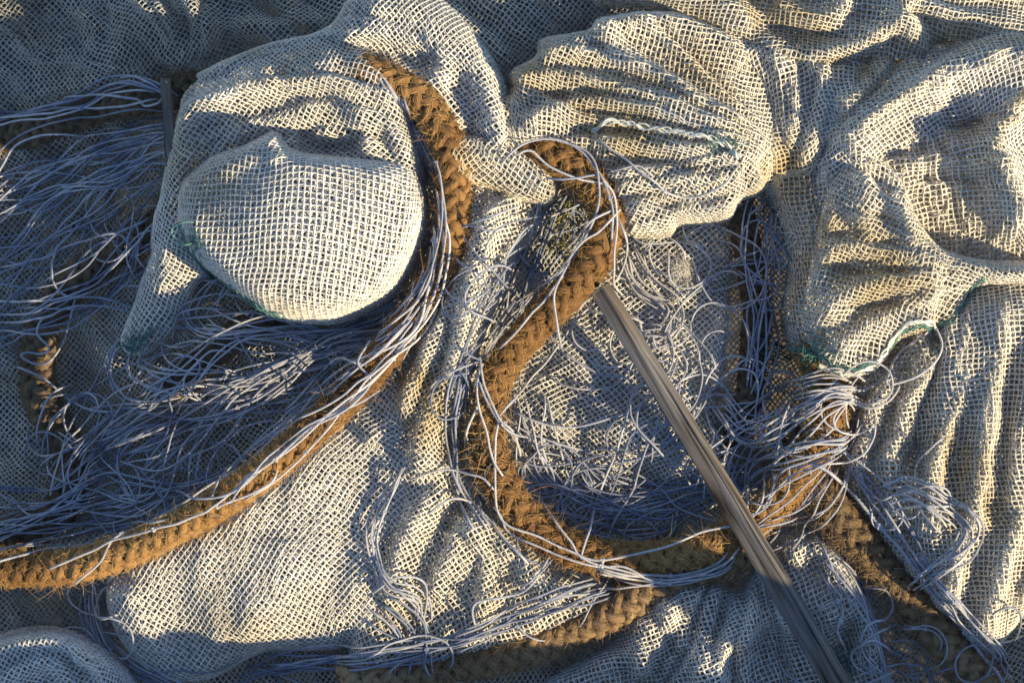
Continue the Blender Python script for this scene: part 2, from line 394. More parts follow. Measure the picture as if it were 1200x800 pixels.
# ------------------------------------------------------------------ twine
def tube_cord(P, rad, mat, parent, name='cord', lobes=2):
    V, F = ring_tubes(P[None], rad, 8, 2, 2 * np.pi / (rad * 5.5) / 1.0, .24, cap=True)
    return mesh_obj(name, V, F, mat, parent, np.array(parent.location))
def smooth1(n, wl, r):
    k = max(3, int(n / wl) + 3); return np.interp(np.linspace(0, k - 1, n), np.arange(k), r.standard_normal(k)) if k < 4 else spline(np.stack([np.arange(k) * 10., r.standard_normal(k)], 1), 10 * (k - 1) / (n + 2))[:n + 1, 1]
def wander(n, wl, r):
    k = max(4, int(n / wl) + 4); v = r.standard_normal(k); q = np.linspace(1, k - 2.001, n); i = q.astype(int); t = q - i
    p0, p1, p2, p3 = v[i - 1], v[i], v[i + 1], v[np.minimum(i + 2, k - 1)]
    return .5 * ((2 * p1) + (-p0 + p2) * t + (2 * p0 - 5 * p1 + 4 * p2 - p3) * t ** 2 + (-p0 + 3 * p1 - 3 * p2 + p3) * t ** 3)
def lay_cord(P2, rad, mat, parent, r, lift=None, sm=14, step=1.5, fuzz=0.0):
    P = spline(P2, step); n = len(P)
    if n < 8: return None
    z = top_along(P[:, :2], sm) + rad * .8 + (r.uniform(0, 6) if lift is None else lift) + 1.5 * np.abs(wander(n, 30, r))
    e = np.clip(1 - np.minimum(np.arange(n), n - 1 - np.arange(n)) * step / 16, 0, 1); z = z - 9 * e * e
    P = np.concatenate([P[:, :2] + np.stack([wander(n, 14, r), wander(n, 14, r)], 1) * .6 + np.stack([wander(n, 34, r), wander(n, 34, r)], 1) * 1.5, z[:, None]], 1)
    o = tube_cord(P, rad, mat, parent); return P
def knot(parent, at, rad, mat, r):
    t = np.linspace(0, 2 * np.pi, 40); a = r.uniform(0, 6.3)
    x = rad * 1.1 * (np.sin(t) + 2 * np.sin(2 * t)) * .42; y = rad * 1.1 * (np.cos(t) - 2 * np.cos(2 * t)) * .42; z = -rad * .5 * np.sin(3 * t)
    P = np.stack([at[0] + x * math.cos(a) - y * math.sin(a), at[1] + x * math.sin(a) + y * math.cos(a), at[2] + z + rad * .3], 1)
    V, F = ring_tubes(P[None], rad * .62, 7); mesh_obj('knot', V, F, mat, parent, np.array(parent.location))
def bundle(parent, pts, n, spread, mats, rad=1.2, seed=0, ragged=.12, wl=120, knots=0, lift=(0, 10), wob=1.0):
    """n cords running together along pts (x, y[, spread factor])"""
    r = np.random.default_rng(seed); pts = np.asarray(pts, float); n = n if n < 7 else int(4 + n * .5)
    if pts.shape[1] == 2: pts = np.concatenate([pts, np.ones((len(pts), 1))], 1)
    G = spline(pts, 6.0); T = np.gradient(G[:, :2], axis=0); T /= np.linalg.norm(T, axis=1, keepdims=True) + 1e-9
    N = np.stack([-T[:, 1], T[:, 0]], 1); m = len(G)
    for k in range(n):
        off = (2 * (k + .5) / n - 1) * spread * .8 + spread * .5 * wob * wander(m, wl / 6, r)
        off = off * G[:, 2]
        a = int(r.uniform(0, ragged) * m); b = m - int(r.uniform(0, ragged) * m)
        P = (G[:, :2] + N * off[:, None])[a:b]
        if len(P) < 5: continue
        Q = lay_cord(P[::2], rad * r.uniform(.85, 1.12), mats[int(r.integers(len(mats)))], parent, r, r.uniform(*lift))
        if Q is not None and k < knots + 3: knot(parent, Q[int(r.uniform(.15, .85) * len(Q))], rad * 1.3, mats[0], r)
def tangle(parent, cx, cy, rx, ry, n, mats, rad=1.15, seed=0, size=(18, 60), lift=(0, 14), ang=0, drift=1.0, knots=0):
    """loose curling cords inside an ellipse"""
    r = np.random.default_rng(seed); n = int(n * .55)
    for k in range(n):
        u = np.sqrt(r.random()) * .9; th = r.uniform(0, 6.28); x, y = cx + rx * u * math.cos(th), cy + ry * u * math.sin(th)
        L = r.uniform(*size) * 5; st = 5.0; m = int(L / st); hd = math.radians(ang) + r.standard_normal() * .7 + (math.pi if r.random() < .5 else 0)
        cur = r.standard_normal() * .10; pts = []
        for q in range(m):
            pts.append((x, y)); cur = cur * .95 + r.standard_normal() * .032 * drift; hd += cur
            ex, ey = (x - cx) / rx, (y - cy) / ry; e = ex * ex + ey * ey
            if e > 1:
                want = math.atan2(cy - y, cx - x); df = (want - hd + math.pi) % (2 * math.pi) - math.pi; hd += .16 * np.sign(df)
            x += st * math.cos(hd); y += st * math.sin(hd)
        if len(pts) > 4:
            Q = lay_cord(np.array(pts), rad * r.uniform(.8, 1.1), mats[int(r.integers(len(mats)))], parent, r, r.uniform(*lift))
            if Q is not None and k < knots: knot(parent, Q[len(Q) // 2], rad * 1.3, mats[0], r)
def cord(parent, pts, mats, rad=1.35, seed=0, lift=4, knots=(), sm=20):
    r = np.random.default_rng(seed)
    Q = lay_cord(np.array(pts, float), rad, mats, parent, r, lift, sm)
    for k in knots: knot(parent, Q[int(k * (len(Q) - 1))], rad * 1.35, mats, r)

# ================================================================== THE HEAP
# ground
me_n = 60; g = np.linspace(-2500, 2500, me_n)
gX, gY = np.meshgrid(g + 600, g + 400); gz = rng.standard_normal(gX.shape) * 3 - 300
gi = np.arange(me_n * me_n).reshape(me_n, me_n)
ground = mesh_obj('ground', np.stack([gX, gY, gz], -1).reshape(-1, 3), np.stack([gi[:-1, :-1], gi[1:, :-1], gi[1:, 1:], gi[:-1, 1:]], -1).reshape(-1, 4), M_soil)
ground['kind'] = 'structure'

# ---- the lowest net, seen at the top left, at the left edge and in the gaps
def f(h):
    for p, a, w in ((((0, 40), (60, 50), (110, 80), (190, 90)), 22, 14), (((70, -10), (110, 30), (180, 60), (230, 70)), 24, 16),
                    (((200, -20), (240, 30), (230, 70)), 26, 14), (((130, -20), (190, 10), (260, 30), (400, 20)), 22, 14), (((280, 10), (330, 50), (420, 40)), 18, 12),
                    (((-20, 80), (40, 95), (120, 90)), 16, 10), (((0, 250), (60, 230), (140, 190)), 14, 16), (((10, 320), (80, 360), (130, 440)), 14, 18),
                    (((-10, 730), (60, 715), (120, 710)), 18, 16), (((580, 380), (660, 400), (700, 480)), 18, 18),
                    (((620, 470), (700, 500), (800, 480)), 18, 20), (((680, 560), (760, 520), (830, 540)), 20, 18), (((720, 400), (780, 430), (810, 520)), 16, 14),
                    (((500, 0), (560, 40), (600, 80)), 22, 20), (((840, 460), (850, 380), (900, 360)), 18, 14), (((780, 380), (770, 320), (830, 280)), 14, 16)):
        ridge(h, p, a, w)
    blob(h, -60, 290, 270, 400, -185, p=2.6); blob(h, 160, -40, 330, 130, -38); blob(h, 700, 330, 150, 200, -22)
    blob(h, 560, 20, 140, 70, 30); blob(h, 100, 20, 300, 90, 14); blob(h, 720, 470, 130, 90, 22)
    creases(h, 34, 3.0, 35, 22, 1); gather(h, 215, 95, 175, 300, 9, 22, 40, 360, 21, .05)
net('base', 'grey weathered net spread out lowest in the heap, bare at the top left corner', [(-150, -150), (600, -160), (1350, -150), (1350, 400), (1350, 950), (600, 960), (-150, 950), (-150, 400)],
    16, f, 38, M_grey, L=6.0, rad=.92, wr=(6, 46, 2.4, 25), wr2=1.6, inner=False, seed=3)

# ---- ropes under everything at the left and middle, shade put into their colour
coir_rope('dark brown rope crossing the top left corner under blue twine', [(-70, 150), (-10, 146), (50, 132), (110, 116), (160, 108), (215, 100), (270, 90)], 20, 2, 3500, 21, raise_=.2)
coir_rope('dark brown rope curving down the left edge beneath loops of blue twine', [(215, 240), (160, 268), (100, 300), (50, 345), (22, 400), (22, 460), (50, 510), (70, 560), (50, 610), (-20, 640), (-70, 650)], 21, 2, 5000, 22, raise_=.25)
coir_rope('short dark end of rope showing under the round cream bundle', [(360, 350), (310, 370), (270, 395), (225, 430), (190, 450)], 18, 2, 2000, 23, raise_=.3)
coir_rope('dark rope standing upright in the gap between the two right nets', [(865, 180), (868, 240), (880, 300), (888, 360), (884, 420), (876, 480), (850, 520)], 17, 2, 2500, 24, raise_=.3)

T0 = TOP.copy()
# ---- nets of the middle layer
def f(h):
    ridge(h, [(415, 8), (470, 12), (530, 45), (565, 95), (582, 150), (585, 200)], 42, 26, 20, .1, .1)
    ridge(h, [(390, 45), (450, 40), (510, 60), (520, 85), (500, 110)], 36, 16, 14); ridge(h, [(440, 75), (490, 95), (530, 130), (545, 165)], 26, 12)
    ridge(h, [(360, 20), (300, 40), (240, 75)], 30, 18); ridge(h, [(555, 165), (575, 150), (592, 170)], 14, 10)
    rings(h, 400, 250, 110, 260, 215, 20, 9, 12, 2); creases(h, 22, 2.5, 40, 4, 3)
net('hood', 'blue-grey net folded behind the round cream bundle, left of the fan of folds', [(225, 85), (290, 55), (380, 30), (420, -20), (490, -20), (550, 30), (590, 90), (606, 150), (600, 215), (560, 235), (500, 200), (440, 130), (380, 120), (280, 140)],
    58, f, 52, M_white, L=6.1, wr=(4, 36, 2, 40), seed=5)

def f(h):
    ridge(h, [(535, 175), (590, 190), (640, 222)], 30, 18, 12, 0, .05); ridge(h, [(545, 290), (535, 340), (505, 400), (480, 450), (470, 510)], 34, 20, 7)
    ridge(h, [(620, 232), (575, 250), (555, 300), (550, 350), (530, 420), (500, 480), (480, 560)], 42, 20, 8); ridge(h, [(590, 300), (575, 370), (545, 440), (530, 520)], 28, 16, 6)
    ridge(h, [(525, 560), (490, 600), (465, 650), (450, 720)], 28, 20, 8); ridge(h, [(540, 590), (530, 640), (500, 700)], 28, 20, 8)
    ridge(h, [(570, 590), (600, 640), (640, 690), (650, 720)], 30, 22, 16); ridge(h, [(545, 600), (570, 660), (560, 720)], 22, 13)
    ridge(h, [(470, 540), (520, 545), (560, 570), (600, 610)], 18, 14); ridge(h, [(600, 690), (560, 720), (545, 760)], 18, 14)
    ridge(h, [(552, 590), (535, 600), (525, 625)], -20, 10)
    gather(h, 600, 120, 85, 125, 6, 18, 60, 700, 17, .04); creases(h, 22, 3.5, 112, 6, 4)
net('strip', 'long net lying in the middle between the two light brown ropes', [(528, 160), (585, 165), (646, 208), (648, 240), (600, 320), (562, 420), (545, 500), (570, 590), (640, 655), (715, 690), (690, 730), (590, 765), (480, 790), (410, 780), (420, 650), (450, 560), (400, 500), (440, 420), (500, 330), (520, 250)],
    64, f, 62, M_cream, L=6.3, wr=(3.5, 36, 2.2, 70), seed=7)

def f(h):
    blob(h, 320, 660, 170, 110, 48); blob(h, 370, 540, 90, 60, 30); ridge(h, [(430, 470), (455, 530), (450, 600), (420, 680), (410, 740)], 16, 30, 20)
    ridge(h, [(250, 610), (235, 660), (245, 700), (270, 760)], 10, 30, 24); ridge(h, [(150, 680), (160, 720), (200, 770)], 22, 16); ridge(h, [(340, 620), (330, 680), (300, 720), (290, 760)], 14, 24)
    creases(h, 30, 3.0, 100, 3.5, 5)
net('lowleft', 'smooth pale net bulging at the lower left under the light brown rope', [(395, 470), (460, 440), (478, 510), (476, 600), (444, 650), (444, 720), (400, 762), (310, 766), (240, 800), (175, 795), (130, 745), (120, 685), (170, 640), (270, 590), (350, 530)],
    36, f, 38, M_white, L=6.4, rad=1.0, wr=(3, 50, 1.4, 100), wr2=.7, seed=8, ink=(.7, 1.0, -3.5))

def f(h):
    ridge(h, [(610, 470), (660, 430), (720, 400)], 18, 12); ridge(h, [(640, 540), (690, 500), (760, 480), (810, 500)], 18, 14); ridge(h, [(700, 380), (750, 390), (790, 440), (800, 500)], 20, 14)
    ridge(h, [(640, 590), (700, 560), (760, 550), (810, 560)], 18, 12); creases(h, 24, 1.8, 150, 9, 16)
net('loop', 'pale crumpled net lying inside the loop of rope, left of the stick', [(585, 430), (640, 370), (700, 300), (760, 270), (850, 260), (860, 330), (850, 420), (845, 500), (860, 570), (800, 620), (710, 615), (630, 590), (590, 520)],
    4, f, 52, M_white, L=6.2, rad=.95, tuck=14, wr=(4, 40, 1.6, 30), seed=33)
T1 = TOP.copy()
def f(h):
    ridge(h, [(636, 50), (700, 30), (780, 24), (840, 45), (890, 80)], 28, 5, 19); ridge(h, [(612, 82), (653, 62), (704, 68), (754, 84), (810, 114), (860, 145), (900, 180)], 28, 5, 19, .1, .05)
    ridge(h, [(586, 116), (615, 92), (670, 92), (730, 106), (800, 130), (860, 165), (895, 195)], 27, 5, 19, .1, .05); ridge(h, [(600, 150), (653, 126), (704, 122), (770, 136), (840, 166), (885, 198)], 27, 5, 19, .1, .05)
    ridge(h, [(690, 168), (750, 165), (810, 178), (870, 195)], 22, 5, 19, .1, .05); ridge(h, [(715, 205), (770, 205), (830, 212), (888, 200)], 23, 5, 19, .1, .05); ridge(h, [(730, 240), (790, 250), (850, 238), (890, 205)], 22, 5, 19, .1, .05)
    blob(h, 850, 160, 120, 90, 34)
    blob(h, 965, 120, 90, 100, -50); gather(h, 925, 185, 150, 235, 9, 24, 20, 430, 7, .03); creases(h, 20, 3.0, 5, 4, 6)
net('fan', 'cream net gathered in a fan of folds, with a white cord seam', [(574, 122), (598, 108), (596, 84), (628, 66), (634, 46), (690, 34), (706, 18), (790, 10), (840, 24), (890, 22), (965, 60), (975, 140), (915, 200), (893, 228), (868, 236), (852, 260), (800, 264), (784, 278), (735, 274), (712, 240), (690, 200), (640, 175), (600, 182), (584, 150)],
    88, f, 18, M_cream, L=6.2, tuck=18, wr=(3, 30, 3, 20), seed=11)

def f(h):
    ridge(h, [(968, 185), (1010, 140), (1070, 104), (1140, 78), (1195, 66)], 74, 24, 34, .1, 0); ridge(h, [(1030, 206), (1085, 185), (1125, 184), (1158, 205), (1178, 255), (1175, 300)], 30, 22, 22)
    ridge(h, [(1240, 85), (1200, 110), (1170, 140), (1152, 168), (1165, 215), (1200, 270)], 60, 22, 20, 0, .1); ridge(h, [(955, 195), (1000, 190), (1040, 212), (1056, 260), (1060, 290)], 24, 18, 14)
    ridge(h, [(905, 165), (898, 205), (930, 240), (950, 285), (940, 340), (930, 400), (955, 430)], 27, 16, 16, .05, .1); ridge(h, [(940, 60), (962, 110), (948, 160), (960, 200), (980, 250)], 30, 18, 15, .05, .15)
    ridge(h, [(880, 60), (910, 110), (915, 150)], 30, 16); ridge(h, [(1000, 60), (985, 110), (975, 140)], 26, 12); ridge(h, [(1035, 70), (1000, 110), (965, 130)], 24, 11)
    ridge(h, [(1085, 395), (1055, 470), (1035, 540), (1045, 620)], 37, 22, 7, .1, .1); ridge(h, [(1128, 350), (1108, 440), (1082, 540), (1075, 640)], 38, 22, 7, .05, .1)
    ridge(h, [(1158, 340), (1150, 440), (1135, 560), (1110, 660), (1088, 740)], 45, 22, 7, .05, .1); ridge(h, [(1190, 340), (1196, 460), (1185, 580), (1150, 700), (1130, 760)], 41, 22, 7, .05, .1)
    ridge(h, [(1235, 330), (1230, 480), (1225, 620), (1190, 720)], 41, 22, 7, 0, .1); ridge(h, [(1045, 430), (1010, 500), (1000, 560)], 26, 14); ridge(h, [(1060, 560), (1080, 610), (1100, 600)], 18, 12)
    ridge(h, [(1110, 395), (1085, 480), (1062, 560)], -18, 8); ridge(h, [(1175, 400), (1165, 520), (1145, 610)], -20, 9)
    ridge(h, [(1090, 130), (1130, 150), (1150, 140)], -34, 20)
    blob(h, 1220, 150, 160, 160, 24); blob(h, 1230, 480, 150, 220, 22)
    gather(h, 1180, 180, 68, 128, 9, 26, 130, 760, 12, .04); gather(h, 945, 190, 285, 30, 8, 22, 20, 340, 13, .03, True); creases(h, 24, 2.8, 60, 10, 7); gather(h, 1150, 320, 170, 262, 8, 14, 20, 260, 14, .05)
net('right', 'large cream net draped down the right edge in long upright folds', [(860, 30), (950, -30), (1100, -40), (1270, -40), (1290, 200), (1290, 560), (1225, 680), (1165, 770), (1120, 745), (1075, 690), (1030, 640), (985, 560), (1000, 490), (985, 445), (935, 425), (918, 370), (925, 300), (905, 240), (888, 205), (905, 140), (880, 90)],
    58, f, 84, M_cream, L=6.4, wr=(4, 40, 2.5, 80), seed=13)

def f(h):
    ridge(h, [(1110, 360), (1095, 450), (1080, 560), (1085, 660)], 26, 20, 6, .05, .1); ridge(h, [(1150, 345), (1140, 460), (1125, 580), (1112, 690)], 30, 20, 6, .05, .1)
    ridge(h, [(1190, 345), (1185, 470), (1168, 600), (1145, 720)], 32, 22, 6, .05, .1); ridge(h, [(1235, 340), (1228, 480), (1215, 620), (1180, 720)], 30, 22, 6, .05, .1)
    gather(h, 1170, 200, 75, 118, 8, 14, 120, 700, 31, .03); creases(h, 22, 3.4, 98, 6, 32)
net('drape', 'pleated hanging length of cream net at the right edge below the teal hem', [(1098, 372), (1132, 338), (1180, 325), (1290, 325), (1290, 560), (1222, 668), (1166, 760), (1122, 738), (1092, 690), (1064, 640), (1078, 560), (1066, 500), (1090, 430)],
    78, f, 86, M_cream, L=6.4, tuck=16, wr=(3, 40, 2.5, 80), seed=35)
def f(h):
    ridge(h, [(960, 205), (1000, 150), (1060, 112), (1140, 84), (1230, 78)], 34, 20, 24, .05, 0); creases(h, 24, 3.0, -25, 9, 33)
net('roll', 'thick roll of net lying diagonally at the upper right', [(950, 215), (968, 165), (1010, 122), (1070, 88), (1150, 62), (1260, 58), (1270, 100), (1200, 112), (1150, 140), (1100, 160), (1050, 182), (1010, 200), (985, 228)],
    82, f, 62, M_white, L=6.5, tuck=20, wr=(3, 36, 3, -25), seed=37)
def f(h):
    ridge(h, [(1165, 140), (1150, 190), (1175, 260), (1200, 300)], 22, 16, 10, .05, .1); creases(h, 26, 2.6, 70, 12, 34); gather(h, 1140, 300, 270, 350, 6, 16, 20, 260, 35, .04)
net('side', 'blue-shaded net bulging in from the right edge under the diagonal roll', [(1148, 168), (1172, 132), (1230, 95), (1290, 85), (1290, 310), (1205, 308), (1170, 262), (1152, 215)],
    84, f, 40, M_white, L=6.6, tuck=18, wr=(4, 34, 2, 60), seed=39)
def f(h):
    ridge(h, [(930, 50), (958, 100), (950, 150), (932, 205)], 26, 18, 7, .05, .1); ridge(h, [(900, 60), (925, 120), (915, 190)], 20, 14, 6); gather(h, 925, 215, 255, 300, 5, 14, 20, 220, 36, .04)
net('neck', 'narrow twist of net joining the fan of folds to the top lip', [(862, 62), (900, 48), (950, 70), (1000, 78), (992, 120), (968, 165), (952, 215), (962, 262), (925, 262), (908, 225), (896, 180), (900, 120)],
    86, f, 78, M_cream, L=6.4, tuck=16, wr=(3, 30, 2.5, 70), seed=41)
def f(h):
    ridge(h, [(715, 5), (790, 15), (860, 50), (920, 72), (960, 72), (1005, 58), (1045, 30), (1060, -10)], 38, 18, 9, .05, .1); ridge(h, [(905, 5), (930, 22), (960, 26), (985, 12), (992, -20)], 34, 14, 10, .05, .1)
    ridge(h, [(1040, -10), (1090, 20), (1150, 35), (1230, 55)], 38, 14, 10, .05, 0); ridge(h, [(1060, 20), (1060, 50), (1085, 60)], 22, 12); ridge(h, [(1000, -10), (1040, 20), (1080, 50)], 26, 12)
    ridge(h, [(870, -10), (900, 30), (940, 50)], -18, 12); ridge(h, [(780, -20), (850, 10), (880, 40)], 22, 12)
    creases(h, 22, 3.2, 10, 15, 8)
net('top', 'net with a sagging lit lip along the top edge, right of the middle', [(680, -60), (900, -70), (1290, -60), (1290, 70), (1200, 48), (1130, 54), (1095, 56), (1080, 70), (1050, 76), (1015, 76), (985, 82), (945, 82), (905, 68), (860, 45), (800, 20), (740, 8), (695, 0)],
    84, f, 12, M_cream, L=6.2, wr=(4, 30, 3, 10), seed=15)

def f(h):
    ridge(h, [(950, 302), (1000, 290), (1045, 308), (1100, 328)], 34, 15, 14); ridge(h, [(946, 378), (985, 345), (1036, 332), (1095, 346)], 34, 12, 15, .08, .1)
    ridge(h, [(968, 412), (1016, 382), (1090, 374)], 30, 12, 10, .08, .1); ridge(h, [(1040, 225), (1055, 275), (1080, 302), (1140, 320), (1200, 322)], 32, 13, 12, .05, 0)
    ridge(h, [(960, 240), (955, 290), (942, 350)], 26, 13); ridge(h, [(1000, 200), (1005, 240), (1000, 275)], 26, 16); ridge(h, [(1050, 352), (1010, 362), (985, 380)], -16, 7)
    gather(h, 1150, 325, 150, 250, 8, 20, 15, 240, 9, .05); creases(h, 18, 2.0, 0, 8, 9)
net('pocket', 'crumpled pocket of net with a teal stitched hem at the right', [(958, 250), (975, 205), (1010, 185), (1045, 205), (1065, 250), (1100, 292), (1150, 305), (1202, 308), (1205, 332), (1140, 338), (1112, 376), (1085, 388), (1050, 400), (1025, 432), (990, 446), (955, 428), (936, 380), (945, 320)],
    112, f, 24, M_cream, L=6.7, tuck=14, wr=(3, 28, 2, 10), seed=17)

def f(h):
    ridge(h, [(745, 800), (760, 740), (800, 700), (830, 690)], 34, 20, 16); ridge(h, [(820, 830), (835, 770), (870, 735), (905, 720), (940, 740), (970, 800)], 40, 20, 20, 0, 0)
    ridge(h, [(915, 650), (960, 640), (1000, 690), (1022, 760), (1015, 830)], 36, 20, 18, .05, 0); ridge(h, [(880, 660), (930, 690), (990, 740)], 24, 18); ridge(h, [(660, 800), (720, 770), (760, 760)], 20, 14)
    ridge(h, [(852, 690), (848, 730), (825, 760)], -26, 9)
    creases(h, 26, 2.6, 65, 18, 10); gather(h, 880, 560, 70, 125, 7, 24, 60, 420, 22, .05)
net('bottom', 'blue-shaded net folded under the grey wooden stick at the bottom', [(590, 850), (640, 800), (715, 755), (745, 705), (790, 675), (830, 680), (870, 690), (895, 645), (940, 622), (985, 650), (1018, 700), (1036, 760), (1034, 850), (800, 900)],
    44, f, 70, M_white, L=6.3, wr=(4, 34, 2, 60), seed=19)

def f(h):
    ridge(h, [(-30, 790), (10, 755), (60, 745), (110, 765), (130, 800)], 34, 8, 18, 0, 0); ridge(h, [(-30, 830), (10, 790), (60, 775), (90, 800)], 30, 8, 16, 0, 0); ridge(h, [(85, 775), (110, 772), (150, 800)], 18, 10)
    creases(h, 26, 2.6, 20, 6, 11)
net('corner', 'small fold of pale net in the bottom left corner', [(-60, 790), (-10, 750), (50, 738), (100, 752), (150, 790), (160, 850), (-60, 850)],
    40, f, 30, M_white, L=6.1, tuck=14, wr=(3, 30, 2, 0), seed=21)

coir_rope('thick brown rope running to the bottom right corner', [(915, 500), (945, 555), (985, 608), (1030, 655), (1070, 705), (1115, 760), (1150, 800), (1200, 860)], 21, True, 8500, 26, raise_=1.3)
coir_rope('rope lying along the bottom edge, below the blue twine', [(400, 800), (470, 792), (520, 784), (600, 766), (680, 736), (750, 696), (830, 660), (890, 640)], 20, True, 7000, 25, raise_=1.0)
# ---- unseen mound of net added outside the lower right corner to shade the foreground
def f(h):
    blob(h, 1400, 985, 140, 120, 350, p=3); ridge(h, [(60, 950), (300, 945), (700, 945), (1000, 950), (1300, 960)], 265, 55, 60, .1, 0)
    ridge(h, [(1330, 900), (1400, 960), (1440, 1050)], 30, 30, 30)
net('far mound', 'added bank of coarse net out of view beyond the bottom edge, shading the foreground', [(20, 1000), (100, 900), (450, 890), (800, 885), (1100, 885), (1210, 860), (1280, 820), (1400, 800), (1560, 900), (1560, 1120), (1200, 1120), (700, 1080), (100, 1080)],
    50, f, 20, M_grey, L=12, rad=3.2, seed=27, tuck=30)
# ---- light brown ropes
coir_rope('light brown rope curving round the cream bundle and down to the left edge',
          [(425, 84, 96), (458, 98, 98), (492, 118, 100), (521, 160, 98), (533, 215, 96), (530, 270, 92), (516, 320, 88), (488, 368, 84), (448, 420, 96), (402, 472, 112), (345, 525, 118), (290, 568, 112), (230, 606, 96), (160, 640, 66), (90, 662, 44), (20, 670, 26), (-40, 668, 18), (-90, 660, 14)], 19, False, 12000, 31)
coir_rope('light brown rope bending in a wide S beside the wooden stick',
          [(592, 205, 40), (612, 184, 68), (645, 184, 86), (688, 210, 92), (710, 252, 96), (697, 302, 94), (660, 348, 90), (614, 396, 86), (580, 448, 90), (570, 505, 86), (584, 560, 84), (622, 612, 82), (680, 645, 80), (750, 652, 78), (820, 642, 76), (880, 610, 76), (924, 568, 80), (955, 520, 88), (968, 478, 90), (962, 440, 82), (945, 405, 74)], 20.5, False, 13500, 32)

def f(h):
    ridge(h, [(535, 185), (590, 192), (640, 222)], 16, 10, 12, 0, .05); creases(h, 20, 2.5, 30, 5, 38)
net('flap', 'small sunlit flap of open mesh at the top end of the S-shaped rope', [(524, 176), (548, 160), (590, 170), (628, 190), (654, 214), (646, 240), (610, 236), (575, 222), (540, 214)],
    92, f, 36, M_cream, L=6.9, tuck=10, wr=(2, 30, 2, 30), seed=43)
T2 = TOP.copy()
# ---- round bundle
def f(h):
    blob(h, 410, 180, 120, 150, 52, p=2.2); ridge(h, [(225, 130), (290, 95), (370, 68), (420, 74), (455, 110), (480, 170), (490, 230)], 30, 14, 24, .1, .05)
    ridge(h, [(330, 92), (385, 98), (420, 130), (430, 165)], 26, 18, 16); ridge(h, [(205, 180), (230, 130), (290, 105), (340, 100)], 22, 16); ridge(h, [(200, 240), (225, 180), (270, 150), (320, 140)], 20, 14)
    ridge(h, [(218, 250), (195, 300), (172, 360), (148, 405)], 18, 18, 18, .1, 0); ridge(h, [(345, 165), (380, 170), (430, 172)], -40, 12, 12)
    rings(h, 365, 290, 100, 245, 185, 330, 6, 20, 15); creases(h, 24, 2.6, 120, 4, 12); blob(h, 150, 370, 80, 90, -88)
net('bundle', 'pale net hood over the top of the round bundle, tail hanging lower left', [(235, 85), (300, 58), (370, 42), (425, 52), (462, 95), (488, 160), (502, 235), (480, 300), (400, 340), (300, 330), (240, 320), (215, 350), (190, 395), (155, 418), (126, 404), (142, 350), (165, 285), (180, 215), (196, 150), (210, 110)],
    34, f, 34, M_white, L=6.3, tuck=26, wr=(3, 36, 2.5, 120), seed=23)
def f(h):
    blob(h, 372, 270, 150, 120, 108, p=2.4); ridge(h, [(240, 215), (280, 190), (325, 168), (345, 190), (420, 200), (480, 225)], 16, 20, 14)
    ridge(h, [(320, 165), (330, 178), (332, 200)], 12, 10); ridge(h, [(225, 240), (240, 285), (280, 330), (330, 360)], 14, 18, 12)
    creases(h, 46, 2.0, 20, 2.5, 13)
net('ball', 'taut sunlit cream net stretched over the round bundle at the left, edged with teal thread', [(326, 152), (348, 178), (420, 188), (478, 198), (503, 232), (498, 285), (474, 335), (435, 365), (390, 380), (335, 376), (290, 356), (248, 322), (222, 296), (208, 258), (214, 215), (245, 186), (285, 172)],
    72, f, 6, M_white, L=7.1, rad=1.12, tuck=30, wr=(1.2, 60, 1.4, 0), wr2=.5, seed=25, ink=(.66, 1.05, -3))

